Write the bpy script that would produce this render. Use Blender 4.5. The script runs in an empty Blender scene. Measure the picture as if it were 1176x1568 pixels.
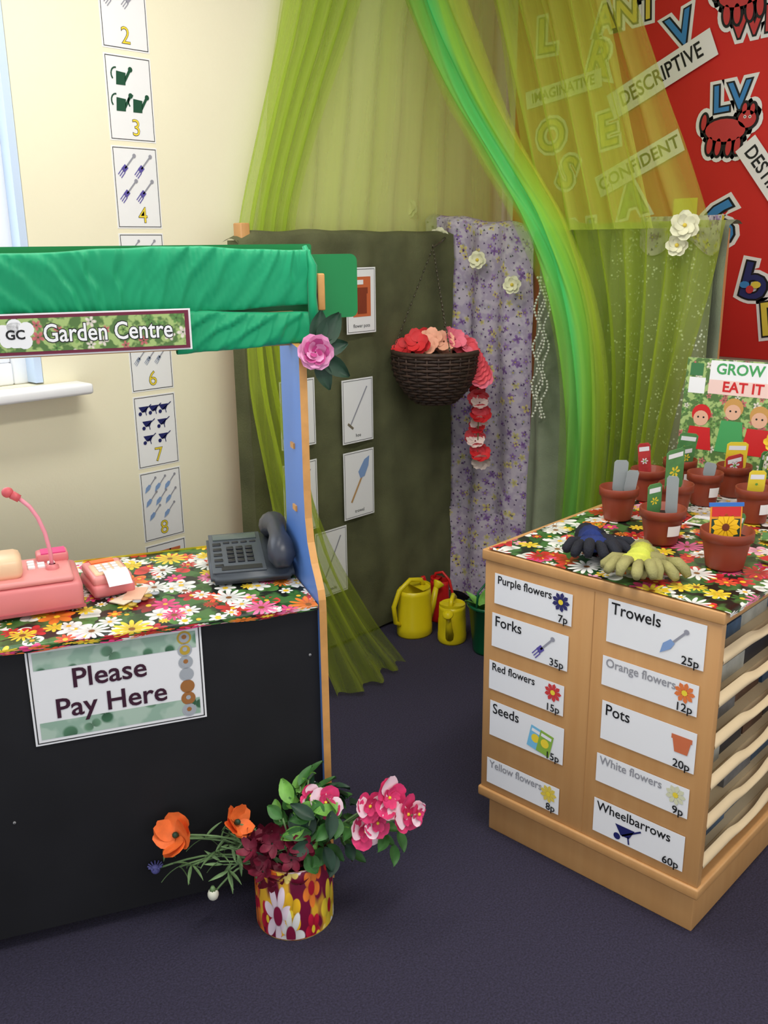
import bpy, math, random, bmesh
from mathutils import Vector, Matrix, noise
random.seed(7)
V3=Vector
pi=math.pi
def S(r,g,b):
    def c(x):
        x/=255.0
        return x/12.92 if x<=.04045 else ((x+.055)/1.055)**2.4
    return (c(r),c(g),c(b),1)
# ------------------------------------------------------------------ materials
_m={}
def newmat(name):
    m=bpy.data.materials.new(name); m.use_nodes=True
    nt=m.node_tree; return m,nt,nt.nodes['Principled BSDF']
def mat(name,col,rough=.6,var=0,vs=8,bump=0,bs=60,metal=0,spec=.4,emit=0,sheen=0,stretch=None):
    if name in _m: return _m[name]
    m,nt,b=newmat(name)
    b.inputs['Roughness'].default_value=rough
    b.inputs['Metallic'].default_value=metal
    b.inputs['Specular IOR Level'].default_value=spec
    if sheen: b.inputs['Sheen Weight'].default_value=sheen
    b.inputs['Base Color'].default_value=col
    if emit:
        b.inputs['Emission Color'].default_value=col; b.inputs['Emission Strength'].default_value=emit
    if var or bump:
        tc=nt.nodes.new('ShaderNodeTexCoord')
        mp=nt.nodes.new('ShaderNodeMapping'); nt.links.new(tc.outputs['Object'],mp.inputs[0])
        if stretch: mp.inputs['Scale'].default_value=stretch
    if var:
        n=nt.nodes.new('ShaderNodeTexNoise'); n.inputs['Scale'].default_value=vs; n.inputs['Detail'].default_value=4
        nt.links.new(mp.outputs[0],n.inputs['Vector'])
        r=nt.nodes.new('ShaderNodeMapRange'); r.inputs['From Min'].default_value=.3; r.inputs['From Max'].default_value=.7
        r.inputs['To Min'].default_value=1-var; r.inputs['To Max'].default_value=1+var
        nt.links.new(n.outputs[0],r.inputs[0])
        mx=nt.nodes.new('ShaderNodeVectorMath'); mx.operation='SCALE'; mx.inputs[0].default_value=col[:3]
        nt.links.new(r.outputs[0],mx.inputs['Scale']); nt.links.new(mx.outputs[0],b.inputs['Base Color'])
    if bump:
        n=nt.nodes.new('ShaderNodeTexNoise'); n.inputs['Scale'].default_value=bs; n.inputs['Detail'].default_value=3
        nt.links.new(mp.outputs[0],n.inputs['Vector'])
        bp=nt.nodes.new('ShaderNodeBump'); bp.inputs['Strength'].default_value=bump; bp.inputs['Distance'].default_value=.004
        nt.links.new(n.outputs[0],bp.inputs['Height']); nt.links.new(bp.outputs[0],b.inputs['Normal'])
    _m[name]=m; return m
class G:
    def __init__(s,nt): s.nt=nt
    def m(s,op,a,b=None,clamp=False):
        n=s.nt.nodes.new('ShaderNodeMath'); n.operation=op; n.use_clamp=clamp
        for i,x in enumerate((a,b)):
            if x is None: continue
            if isinstance(x,(int,float)): n.inputs[i].default_value=x
            else: s.nt.links.new(x,n.inputs[i])
        return n.outputs[0]
    def vm(s,op,a,b=None,sc=None):
        n=s.nt.nodes.new('ShaderNodeVectorMath'); n.operation=op
        for i,x in enumerate((a,b)):
            if x is None: continue
            if isinstance(x,tuple): n.inputs[i].default_value=x
            else: s.nt.links.new(x,n.inputs[i])
        if sc is not None: 
            if isinstance(sc,(int,float)): n.inputs['Scale'].default_value=sc
            else: s.nt.links.new(sc,n.inputs['Scale'])
        return n
    def mix(s,f,a,b):
        n=s.nt.nodes.new('ShaderNodeMix'); n.data_type='RGBA'
        for i,x in ((0,f),(6,a),(7,b)):
            if isinstance(x,(tuple,float,int)): n.inputs[i].default_value=x
            else: s.nt.links.new(x,n.inputs[i])
        return n.outputs[2]
def flowerprint(name,bg,bg2,layers,rough=.5,soft=40,spec=.4,bgs=20,smin=.75,srange=.4):
    m,nt,b=newmat(name); g=G(nt)
    b.inputs['Roughness'].default_value=rough; b.inputs['Specular IOR Level'].default_value=spec
    tc=nt.nodes.new('ShaderNodeTexCoord')
    nz=nt.nodes.new('ShaderNodeTexNoise'); nz.inputs['Scale'].default_value=bgs; nt.links.new(tc.outputs['UV'],nz.inputs['Vector'])
    f=g.m('MULTIPLY',g.m('SUBTRACT',nz.outputs[0],.47),12,True)
    col=g.mix(f,bg,bg2)
    for (off,sc,R0,R1,k,pal,cen,cr) in layers:
        mp=nt.nodes.new('ShaderNodeMapping'); nt.links.new(tc.outputs['UV'],mp.inputs[0])
        mp.inputs['Location'].default_value=off; mp.inputs['Scale'].default_value=(sc,sc,sc)
        vo=nt.nodes.new('ShaderNodeTexVoronoi'); vo.voronoi_dimensions='2D'; vo.inputs['Scale'].default_value=1; vo.inputs['Randomness'].default_value=.8
        nt.links.new(mp.outputs[0],vo.inputs['Vector'])
        d=g.vm('SUBTRACT',mp.outputs[0],vo.outputs['Position']).outputs[0]
        sp=nt.nodes.new('ShaderNodeSeparateXYZ'); nt.links.new(d,sp.inputs[0])
        ang=g.m('ARCTAN2',sp.outputs[1],sp.outputs[0])
        rad=g.m('SQRT',g.m('ADD',g.m('MULTIPLY',sp.outputs[0],sp.outputs[0]),g.m('MULTIPLY',sp.outputs[1],sp.outputs[1])))
        sc3=nt.nodes.new('ShaderNodeSeparateColor'); nt.links.new(vo.outputs['Color'],sc3.inputs[0])
        c=g.m('ABSOLUTE',g.m('COSINE',g.m('ADD',g.m('MULTIPLY',ang,k/2),g.m('MULTIPLY',sc3.outputs[0],6.28))))
        edge=g.m('MULTIPLY',g.m('ADD',R0,g.m('MULTIPLY',c,R1)),g.m('ADD',smin,g.m('MULTIPLY',sc3.outputs[1],srange)))
        mask=g.m('MULTIPLY',g.m('SUBTRACT',edge,rad),soft,True)
        rp=nt.nodes.new('ShaderNodeValToRGB'); rp.color_ramp.interpolation='CONSTANT'
        el=rp.color_ramp.elements
        while len(el)<len(pal): el.new(.5)
        for i,p in enumerate(pal): el[i].position=i/len(pal); el[i].color=p
        nt.links.new(sc3.outputs[2],rp.inputs[0])
        c2=g.m('POWER',c,.6)
        sh=g.m('MULTIPLY',g.m('ADD',.50,g.m('MULTIPLY',c2,.52)),g.m('ADD',.62,g.m('MULTIPLY',g.m('DIVIDE',rad,edge),.5)))
        pc=g.vm('SCALE',rp.outputs[0],sc=sh).outputs[0]
        col=g.mix(mask,col,pc)
        cm=g.m('MULTIPLY',g.m('MULTIPLY',g.m('SUBTRACT',cr,rad),60,True),mask)
        col=g.mix(cm,col,cen)
    nt.links.new(col,b.inputs['Base Color'])
    return m
WH=S(240,238,232);RED=S(200,42,44);PNK=S(226,66,128);ORG=S(234,125,45);YEL=S(240,208,58)
M_oil=flowerprint('flower_oilcloth',S(24,30,24),S(66,108,56),[
  ((3.1,1.7,0),19,.30,.20,2,[S(80,130,60),S(235,235,225),S(50,95,45),S(215,60,60),S(40,80,40)],S(90,140,60),.03),
  ((.4,7.7,0),13,.24,.22,6,[RED,WH,ORG,PNK,S(190,40,50),S(240,170,190),WH,S(150,30,40)],S(235,190,40),.09),
  ((9.4,3.7,0),16,.18,.24,8,[WH,YEL,RED,WH,S(235,90,60),PNK,S(60,110,50),YEL],S(230,180,50),.09),
  ((6.3,2.2,0),11,.14,.26,12,[WH,PNK,YEL,WH,ORG,S(235,110,160),S(200,40,40),WH],S(130,80,30),.08)],rough=.3,smin=.45,srange=.75)
M_tin=flowerprint('pansy_print',S(120,20,55),S(235,180,50),[
  ((1.3,4.4,0),20,.30,.16,5,[S(245,190,40),S(200,30,60),S(250,225,120),S(235,110,40),S(215,60,120)],S(240,210,60),.09),
  ((3.1,8.4,0),15,.24,.18,5,[YEL,RED,S(240,130,50),S(250,230,130),S(225,60,110)],S(160,20,40),.12),
  ((6.1,.7,0),12,.18,.24,7,[WH,S(250,240,225),RED,S(245,225,235)],S(130,25,60),.13)],rough=.35,smin=.7,srange=.4)
M_lilac=flowerprint('lilac_floral_cotton',S(172,160,180),S(192,182,194),[
  ((3,1,0),22,.16,.2,5,[S(160,132,180),S(185,178,190),S(205,195,140),S(186,178,192),S(150,120,175)],S(180,170,90),.07),
  ((1.4,5.1,0),17,.1,.2,4,[S(184,176,190),S(215,200,130),S(140,110,165),S(188,180,192)],S(120,80,140),.06),
  ((7.7,2.3,0),34,.08,.1,3,[S(84,66,104),S(120,135,110),S(96,76,116)],S(70,50,90),.08)],rough=.9,soft=14,spec=.1)
M_photo=flowerprint('garden_photo_print',S(84,118,60),S(165,190,115),[
  ((1,2,0),30,.16,.2,5,[S(100,150,75),S(205,110,110),S(235,225,210),S(120,160,80)],S(60,90,40),.06)],rough=.4,bgs=50,soft=9)
M_leafprint=flowerprint('leaf_print_paper',S(150,180,160),S(175,198,180),[
  ((1,2,0),16,.1,.3,2,[S(85,128,98),S(110,150,120),S(70,115,85)],S(110,150,120),.02)],rough=.4,soft=12)
def netmat(name,col,base,amp,freq,tint=(.96,.985,.84,1)):
    m,nt,b=newmat(name); nt.nodes.remove(b); g=G(nt)
    out=nt.nodes['Material Output']
    tr=nt.nodes.new('ShaderNodeBsdfTransparent'); tr.inputs[0].default_value=tint
    d=nt.nodes.new('ShaderNodeBsdfDiffuse'); d.inputs[0].default_value=col
    tl=nt.nodes.new('ShaderNodeBsdfTranslucent'); tl.inputs[0].default_value=col
    a=nt.nodes.new('ShaderNodeMixShader'); a.inputs[0].default_value=.45
    nt.links.new(d.outputs[0],a.inputs[1]); nt.links.new(tl.outputs[0],a.inputs[2])
    tc=nt.nodes.new('ShaderNodeTexCoord'); mp=nt.nodes.new('ShaderNodeMapping'); mp.inputs['Scale'].default_value=(freq,.6,1)
    nt.links.new(tc.outputs['UV'],mp.inputs[0])
    n=nt.nodes.new('ShaderNodeTexNoise'); n.inputs['Scale'].default_value=1; n.inputs['Detail'].default_value=3
    nt.links.new(mp.outputs[0],n.inputs['Vector'])
    f=g.m('ADD',base,g.m('MULTIPLY',g.m('SUBTRACT',n.outputs[0],.5),amp),True)
    mx=nt.nodes.new('ShaderNodeMixShader'); nt.links.new(f,mx.inputs[0])
    nt.links.new(tr.outputs[0],mx.inputs[1]); nt.links.new(a.outputs[0],mx.inputs[2]); nt.links.new(mx.outputs[0],out.inputs[0])
    return m,nt,d,tl,f,mx,g,tc,n
M_net1=netmat('lime_tulle_thin',S(206,220,116),.38,.5,14)[0]
M_net1b=netmat('lime_tulle_canopy_cloth',S(214,228,104),.42,.6,14)[0]
M_net2=netmat('lime_tulle_gathered',S(188,212,84),.46,1.0,22)[0]
M_net3=netmat('lime_tulle_double',S(182,200,68),.48,.8,16)[0]
def satinmat():
    m,nt,d,tl,f,mx,g,tc,n=netmat('green_ombre_organza',(1,1,1,1),.5,.3,9,(.95,.99,.88,1))
    sp=nt.nodes.new('ShaderNodeSeparateXYZ'); nt.links.new(tc.outputs['UV'],sp.inputs[0])
    def ramp(cs):
        rp=nt.nodes.new('ShaderNodeValToRGB'); el=rp.color_ramp.elements
        for _ in range(len(cs)-2): el.new(.5)
        for i,(p,c) in enumerate(cs): el[i].position=p; el[i].color=c
        return rp
    # ombre shifts a little with the folds
    uu=g.m('ADD',sp.outputs[0],g.m('MULTIPLY',g.m('SUBTRACT',n.outputs[0],.5),.35))
    rp=ramp([(0,S(196,232,84)),(.28,S(140,236,110)),(.5,S(86,236,140)),(.68,S(170,236,92)),(1,S(224,238,84))])
    nt.links.new(uu,rp.inputs[0])
    lo=ramp([(0,S(160,196,62)),(.4,S(124,204,84)),(1,S(190,210,72))]); nt.links.new(uu,lo.inputs[0])
    ff=g.m('MULTIPLY',g.m('SUBTRACT',sp.outputs[1],.62),3.5,True)
    c=g.mix(ff,rp.outputs[0],lo.outputs[0])
    nt.links.new(c,d.inputs[0]); nt.links.new(c,tl.inputs[0])
    e=g.m('SUBTRACT',1,g.m('POWER',g.m('ABSOLUTE',g.m('MULTIPLY',g.m('SUBTRACT',sp.outputs[0],.5),2)),2.2))
    al=g.m('ADD',g.m('ADD',.16,g.m('MULTIPLY',e,.68)),g.m('MULTIPLY',g.m('SUBTRACT',n.outputs[0],.5),.5),True)
    nt.links.new(al,mx.inputs[0])
    return m
M_satin=satinmat()
def woodmat():
    m,nt,b=newmat('beech_veneer'); g=G(nt)
    tc=nt.nodes.new('ShaderNodeTexCoord'); mp=nt.nodes.new('ShaderNodeMapping'); mp.inputs['Scale'].default_value=(30,30,2.5)
    nt.links.new(tc.outputs['Object'],mp.inputs[0])
    n=nt.nodes.new('ShaderNodeTexNoise'); n.inputs['Scale'].default_value=1.5; n.inputs['Detail'].default_value=5; nt.links.new(mp.outputs[0],n.inputs['Vector'])
    col=g.mix(n.outputs[0],S(190,138,82),S(206,158,102)); nt.links.new(col,b.inputs['Base Color'])
    b.inputs['Roughness'].default_value=.42
    return m
M_wood=woodmat()
M_em=mat('emerald_chiffon',S(6,150,100),.5,.06,10,spec=.3,sheen=.15)
def sparklemat():
    m,nt,b=newmat('silver_sequin_net'); g=G(nt)
    tc=nt.nodes.new('ShaderNodeTexCoord'); vo=nt.nodes.new('ShaderNodeTexVoronoi'); vo.inputs['Scale'].default_value=80
    nt.links.new(tc.outputs['Object'],vo.inputs['Vector'])
    n=nt.nodes.new('ShaderNodeTexNoise'); n.inputs['Scale'].default_value=22; nt.links.new(tc.outputs['Object'],n.inputs['Vector'])
    f=g.m('MULTIPLY',g.m('MULTIPLY',g.m('SUBTRACT',.33,vo.outputs['Distance']),8,True),g.m('MULTIPLY',g.m('SUBTRACT',n.outputs[0],.42),7,True))
    nt.links.new(g.mix(f,S(132,138,104),S(228,232,218)),b.inputs['Base Color']); b.inputs['Roughness'].default_value=.3
    return m
M_seq=sparklemat()
def glassmat():
    m,nt,b=newmat('window_glass'); b.inputs['Base Color'].default_value=(.9,.96,1,1); b.inputs['Roughness'].default_value=.02
    b.inputs['Alpha'].default_value=.12; return m
M_cream=mat('cream_wall_paint',S(240,233,204),.85,.015,3,.1,150)
M_ceil=mat('white_ceiling',S(240,240,236),.9,.01,3)
M_white=mat('white_gloss_trim',S(238,240,244),.4,.01,3)
M_paper=mat('white_card',S(238,238,238),.45,.01,5)
M_black=mat('black_ink',S(18,18,20),.6,.05,30)
M_carpet=mat('purple_carpet',S(50,46,66),.95,.45,230,.9,320)
M_greenboard=mat('green_laminate',S(14,128,66),.4,.03,6)
M_blue=mat('blue_laminate',S(92,134,205),.4,.03,6)
M_blackboard=mat('chalkboard_black',S(20,20,23),.62,.25,6,.06,60)
M_edge=mat('beech_edge',S(205,150,85),.45,.1,30)
M_yel=mat('yellow_plastic',S(222,202,26),.3,.03,10)
M_redp=mat('red_plastic',S(205,35,35),.3,.03,10)
M_grnp=mat('dark_green_plastic',S(15,90,55),.3,.05,10)
M_terra=mat('terracotta_plastic',S(134,58,36),.45,.08,20)
M_dark=mat('olive_drape',S(90,92,62),.95,.25,7,.4,180)
M_grey=mat('greygreen_drape',S(132,140,116),.95,.15,9,.4,180)
M_numY=mat('yellow_print',S(238,212,60),.5,.02,10)
M_leaf=mat('leaf_green',S(58,108,48),.5,.25,40)
M_leafd=mat('leaf_dark',S(30,60,42),.5,.2,40)
M_leafl=mat('leaf_light',S(110,165,70),.5,.2,40)
M_stem=mat('stem_green',S(110,140,90),.5,.15,60)
M_board=mat('red_backing_paper',S(208,42,34),.75,.03,5)
# ------------------------------------------------------------------ builder
def T(x,y,z): return Matrix.Translation((x,y,z))
def RX(a): return Matrix.Rotation(a,4,'X')
def RY(a): return Matrix.Rotation(a,4,'Y')
def RZ(a): return Matrix.Rotation(a,4,'Z')
def SC(k): return Matrix.Diagonal((k,k,k,1))
def frame(o,x,y):
    x=V3(x).normalized(); y=V3(y).normalized(); z=x.cross(y)
    M=Matrix.Identity(4)
    for i in range(3): M[i][0]=x[i];M[i][1]=y[i];M[i][2]=z[i];M[i][3]=o[i]
    return M
def face(p,d,spin=0):
    q=V3(d).normalized().to_track_quat('Z','Y').to_matrix().to_4x4()
    return T(*p)@q@RZ(spin)
class B:
    def __init__(s,name): s.name=name; s.V=[];s.F=[];s.MI=[];s.SM=[];s.UV=[];s.mats=[]
    def raw(s,vs,fs,m,M=None,smooth=False,uv=None):
        if m not in s.mats: s.mats.append(m)
        mi=s.mats.index(m); o=len(s.V)
        vs=[V3(v) for v in vs]
        for f in fs:
            if uv: us=[uv[i] for i in f]
            else:
                n=V3((0,0,0)); c=vs[f[0]]
                for i in range(1,len(f)-1): n+=(vs[f[i]]-c).cross(vs[f[i+1]]-c)
                a=max(range(3),key=lambda k:abs(n[k])); i1,i2=[(1,2),(0,2),(0,1)][a]
                us=[(vs[i][i1],vs[i][i2]) for i in f]
            s.F.append([i+o for i in f]); s.MI.append(mi); s.SM.append(smooth); s.UV+=us
        s.V+=[(M@v if M else v) for v in vs]
    def bm(s,bm,m,M=None,smooth=False):
        bm.verts.ensure_lookup_table()
        s.raw([v.co.copy() for v in bm.verts],[[v.index for v in f.verts] for f in bm.faces],m,M,smooth); bm.free()
    def box(s,lo,hi,m,M=None,bev=0,seg=2):
        lo=V3(lo);hi=V3(hi); b=bmesh.new(); bmesh.ops.create_cube(b,size=1)
        for v in b.verts: v.co=V3([ (lo[i]+hi[i])/2+v.co[i]*(hi[i]-lo[i]) for i in range(3)])
        if bev: bmesh.ops.bevel(b,geom=b.edges[:],offset=bev,segments=seg,affect='EDGES',profile=.5)
        b.verts.index_update(); s.bm(b,m,M,bool(bev))
    def grid(s,fn,nu,nv,m,M=None,smooth=True,uvs=(1,1),loop=False):
        vs=[];uv=[]
        for j in range(nv+1):
            for i in range(nu+1):
                vs.append(V3(fn(i/nu,j/nv))); uv.append((i/nu*uvs[0],j/nv*uvs[1]))
        fs=[]
        for j in range(nv):
            for i in range(nu):
                a=j*(nu+1)+i; fs.append([a,a+1,a+nu+2,a+nu+1])
        s.raw(vs,fs,m,M,smooth,uv)
    def lathe(s,prof,m,M=None,seg=28,sx=1,sy=1,uvr=None):
        L=sum(math.dist(prof[i],prof[i-1]) for i in range(1,len(prof)))
        rr=max(p[0] for p in prof)
        def fn(u,v):
            k=v*(len(prof)-1); r,z=prof[min(int(round(k)),len(prof)-1)]
            a=u*2*pi; return (r*math.cos(a)*sx,r*math.sin(a)*sy,z)
        s.grid(fn,seg,len(prof)-1,m,M,True,(2*pi*rr,L))
    def tube(s,pts,r,m,M=None,seg=8):
        pts=[V3(p) for p in pts]; n=len(pts); vs=[];fs=[]
        if isinstance(r,(int,float)): r=[r]*n
        up=V3((0,0,1)); prev=None
        for i,p in enumerate(pts):
            t=(pts[min(i+1,n-1)]-pts[max(i-1,0)]).normalized()
            if prev is None:
                a=t.cross(up if abs(t.z)<.9 else V3((1,0,0))).normalized()
            else: a=(prev-t*prev.dot(t)).normalized()
            prev=a; b=t.cross(a)
            for k in range(seg):
                th=2*pi*k/seg; vs.append(p+(a*math.cos(th)+b*math.sin(th))*r[i])
        for i in range(n-1):
            for k in range(seg):
                fs.append([i*seg+k,i*seg+(k+1)%seg,(i+1)*seg+(k+1)%seg,(i+1)*seg+k])
        fs.append(list(range(seg))[::-1]); fs.append([(n-1)*seg+k for k in range(seg)])
        s.raw(vs,fs,m,M,True)
    def ball(s,c,r,m,M=None,seg=14):
        if isinstance(r,(int,float)): r=(r,r,r)
        b=bmesh.new(); bmesh.ops.create_uvsphere(b,u_segments=seg,v_segments=max(6,seg//2),radius=1)
        for v in b.verts: v.co=V3((c[0]+v.co.x*r[0],c[1]+v.co.y*r[1],c[2]+v.co.z*r[2]))
        b.verts.index_update(); s.bm(b,m,M,True)
    def poly(s,pts,m,M=None,z=0,uvo=None):
        s.raw([(p[0],p[1],z) for p in pts],[list(range(len(pts)))],m,M)
    def rect(s,x0,y0,x1,y1,m,M=None,z=0): s.poly([(x0,y0),(x1,y0),(x1,y1),(x0,y1)],m,M,z)
    def disc(s,x,y,r,m,M=None,z=0,n=14,ry=None):
        ry=ry or r
        s.poly([(x+r*math.cos(2*pi*i/n),y+ry*math.sin(2*pi*i/n)) for i in range(n)],m,M,z)
    def line(s,x0,y0,x1,y1,w,m,M=None,z=0):
        L=math.hypot(x1-x0,y1-y0) or 1; nx=-(y1-y0)/L*w/2; ny=(x1-x0)/L*w/2
        s.poly([(x0-nx,y0-ny),(x1-nx,y1-ny),(x1+nx,y1+ny),(x0+nx,y0+ny)],m,M,z)
    def text(s,body,size,m,M=None,al='CENTER',off=0,ext=0,sx=1,shear=0):
        c=bpy.data.curves.new('t','FONT'); c.body=body; c.size=size; c.align_x=al; c.align_y='CENTER'; c.offset=off; c.extrude=ext; c.shear=shear; c.resolution_u=3
        o=bpy.data.objects.new('t',c); bpy.context.collection.objects.link(o)
        dg=bpy.context.evaluated_depsgraph_get(); me=bpy.data.meshes.new_from_object(o.evaluated_get(dg))
        s.raw([(v.co.x*sx,v.co.y,v.co.z) for v in me.vertices],[list(p.vertices) for p in me.polygons],m,M)
        bpy.data.objects.remove(o); bpy.data.meshes.remove(me); bpy.data.curves.remove(c)
    def prism(s,pts,t,m,M=None,edge=None):
        n=len(pts); vs=[(p[0],p[1],0) for p in pts]+[(p[0],p[1],t) for p in pts]
        s.raw(vs,[list(range(n))[::-1],list(range(n,2*n))],m,M)
        s.raw(vs,[[i,(i+1)%n,(i+1)%n+n,i+n] for i in range(n)],edge or m,M)
    def done(s,parent=None):
        me=bpy.data.meshes.new(s.name); me.from_pydata([tuple(v) for v in s.V],[],s.F)
        for m in s.mats: me.materials.append(m)
        me.polygons.foreach_set('material_index',s.MI); me.polygons.foreach_set('use_smooth',s.SM)
        ul=me.uv_layers.new(name='UVMap'); flat=[x for u in s.UV for x in u]; ul.data.foreach_set('uv',flat)
        me.update()
        o=bpy.data.objects.new(s.name,me); bpy.context.collection.objects.link(o)
        if parent: o.parent=parent
        return o
def nz(x,y=0,z=0): return noise.noise(V3((x,y,z)))
def lerp(a,b,t): return a+(b-a)*t
def pl(keys,t):
    for i in range(len(keys)-1):
        if t<=keys[i+1][0]:
            a,b=keys[i],keys[i+1]
            p=keys[max(i-1,0)]; q=keys[min(i+2,len(keys)-1)]
            h=b[0]-a[0]; k=(t-a[0])/h
            out=[]
            for j in range(1,len(a)):
                m0=(b[j]-p[j])/((b[0]-p[0]) or 1)*h; m1=(q[j]-a[j])/((q[0]-a[0]) or 1)*h
                k2=k*k;k3=k2*k
                out.append((2*k3-3*k2+1)*a[j]+(k3-2*k2+k)*m0+(-2*k3+3*k2)*b[j]+(k3-k2)*m1)
            return out
    return list(keys[-1][1:])
def leaf(b,M,L,W,m,bend=.3):
    def fn(u,v):
        w=W*math.sin(pi*min(1,v*.95+.02))**.8*(1-.3*v); x=(u-.5)*w
        return (x,L*v,-bend*L*v*v+abs(u-.5)*W*.35)
    b.grid(fn,4,6,m,M)
def petals(b,M,r,n,m,wf=.9,cup=.3,off=0,curl=0,r0=.08):
    for i in range(n):
        a=2*pi*i/n+off
        def fn(u,v,r=r):
            w=r*wf*math.sin(pi*(.12+.80*v))**.7*(u-.5)
            l=r*(r0+(1-r0)*v)
            return (l, w, cup*r*v*v-curl*r*max(0,v-.6)+.12*r*abs(u-.5)+.03*r*math.sin(9*u+5*v+i))
        b.grid(fn,4,5,m,M@RZ(a)@RX(.15))
# ------------------------------------------------------------------ frames
nD=V3((.438,.899,0)).normalized(); eD=V3((nD.y,-nD.x,0))
def W(e,n,z): 
    p=eD*e+nD*n; return V3((p.x,p.y,z))
CM=frame((0,0,0),eD,nD)
def CF(e,n,z): return frame(W(e,n,z),eD,(0,0,1))
def BW(x,z,y): return frame((x,y,z),(1,0,0),(0,0,1))
def RW(y,z,x): return frame((x,y,z),(0,-1,0),(0,0,1))
# ------------------------------------------------------------------ room
b=B('floor'); b.box((-1.2,-1.2,-.05),(3.42,2.57,0),M_carpet); b.done()
b=B('ceiling'); b.box((-1.2,-1.2,2.6),(3.42,2.57,2.66),M_ceil); b.done()
b=B('wall_right'); b.box((3.3,-1.2,0),(3.42,2.57,2.6),M_cream); b.done()
b=B('wall_back')
b.box((-1.2,2.45,0),(3.3,2.57,1.04),M_cream); b.box((-1.2,2.45,2.42),(3.3,2.57,2.6),M_cream)
b.box((1.19,2.45,1.04),(3.3,2.57,2.42),M_cream); b.box((-1.2,2.45,1.04),(-.35,2.57,2.42),M_cream); b.done()
b=B('window_1'); fy=(2.50,2.56)
for x0,x1,z0,z1 in [(-.35,-.29,1.04,2.42),(1.13,1.19,1.04,2.42),(-.29,1.13,1.04,1.10),(-.29,1.13,2.36,2.42),(.38,.44,1.10,2.36)]:
    b.box((x0,fy[0],z0),(x1,fy[1],z1),M_white,bev=.006)
for x0,x1 in ((.44,1.13),(-.29,.38)):
    for a in ((x0,x0+.04,1.10,2.36),(x1-.04,x1,1.10,2.36),(x0+.04,x1-.04,1.10,1.14),(x0+.04,x1-.04,2.32,2.36),(x0+.04,x1-.04,1.95,1.98)):
        b.box((a[0],2.51,a[2]),(a[1],2.54,a[3]),M_white,bev=.004)
b.box((-.29,2.53,1.1),(1.13,2.534,2.36),glassmat())
b.box((1.168,2.452,1.045),(1.189,2.50,2.41),mat('reveal_blue_white',S(200,218,242),.5)); b.done()
b=B('trim_window_sill'); b.box((-.45,2.36,1.01),(1.29,2.449,1.04),M_white,bev=.008); b.done()
b=B('baseboard_back'); b.box((-1.2,2.43,0),(3.3,2.449,.1),M_white,bev=.003); b.done()
b=B('baseboard_right'); b.box((3.28,-1.2,0),(3.299,2.43,.1),M_white,bev=.003); b.done()
for yy in (.2,1.5):
    b=B('ceiling_light'); b.box((.3,yy,2.56),(1.7,yy+.3,2.599),M_white,bev=.005); b.box((.33,yy+.03,2.555),(1.67,yy+.27,2.561),mat('light_diffuser',(1,.97,.9,1),.5,emit=4)); b.done()
# ------------------------------------------------------------------ number cards
icol={'rake':mat('ic_grey',S(150,150,160)),'can':mat('ic_green',S(20,75,50)),'fork':mat('ic_purple',S(90,80,160)),'tool':mat('ic_greyb',S(140,150,170)),
 'barrow':mat('ic_navy',S(25,30,95)),'trowel':mat('ic_lblue',S(130,160,205)),'pot':mat('ic_orange',S(205,110,70)),'hoe':mat('ic_mid',S(120,110,90)),'sky':mat('ic_sky',S(80,150,210)),'wd':mat('ic_wood',S(190,150,100))}
def icon(b,kind,x,y,s,M,z=.0012):
    c=icol[kind if kind in icol else 'tool']
    if kind in('rake','tool','hoe','fork','trowel'):
        hc=icol['wd'] if kind in('hoe',) else icol['rake']
        b.line(x-.1*s,y-.1*s,x+.45*s,y+.5*s,.08*s,hc,M,z)
        b.disc(x+.45*s,y+.5*s,.1*s,hc,M,z+.0002)
        if kind=='trowel' : b.poly([(x-.5*s,y-.55*s),(x-.1*s,y-.3*s),(x+.05*s,y-.05*s),(x-.12*s,y+.08*s),(x-.4*s,y-.15*s)],c,M,z+.0002)
        elif kind=='hoe': b.line(x-.35*s,y-.25*s,x+.0*s,y-.3*s,.12*s,c,M,z)
        else:
            b.poly([(x-.3*s,y-.1*s),(x-.1*s,y+.1*s),(x+.08*s,y-.08*s),(x-.14*s,y-.3*s)],c,M,z)
            for k in range(3): b.line(x-.27*s+k*.08*s,y-.12*s-k*.08*s,x-.5*s+k*.08*s,y-.38*s-k*.08*s,.045*s,c,M,z)
    elif kind=='can':
        b.poly([(x-.3*s,y-.4*s),(x+.2*s,y-.4*s),(x+.25*s,y+.15*s),(x-.25*s,y+.2*s)],c,M,z)
        b.poly([(x+.2*s,y-.3*s),(x+.55*s,y+.25*s),(x+.45*s,y+.35*s),(x+.2*s,y-.05*s)],c,M,z)
        b.disc(x+.52*s,y+.32*s,.12*s,c,M,z+.0001)
        for a in range(5):
            t0=pi*.45+a*.5; t1=t0+.5
            b.line(x-.28*s+.25*s*math.cos(t0),y+.05*s+.3*s*math.sin(t0),x-.28*s+.25*s*math.cos(t1),y+.05*s+.3*s*math.sin(t1),.07*s,c,M,z)
    elif kind=='barrow':
        b.poly([(x-.45*s,y+.25*s),(x+.35*s,y+.25*s),(x+.15*s,y-.15*s),(x-.2*s,y-.15*s)],c,M,z)
        b.line(x-.15*s,y-.15*s,x+.6*s,y+.35*s,.07*s,c,M,z); b.disc(x-.35*s,y-.25*s,.14*s,c,M,z)
        b.line(x+.1*s,y-.1*s,x+.15*s,y-.4*s,.06*s,c,M,z)
    elif kind=='pot':
        b.poly([(x-.3*s,y-.4*s),(x+.3*s,y-.4*s),(x+.42*s,y+.2*s),(x-.42*s,y+.2*s)],c,M,z); b.rect(x-.48*s,y+.2*s,x+.48*s,y+.42*s,c,M,z)
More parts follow.
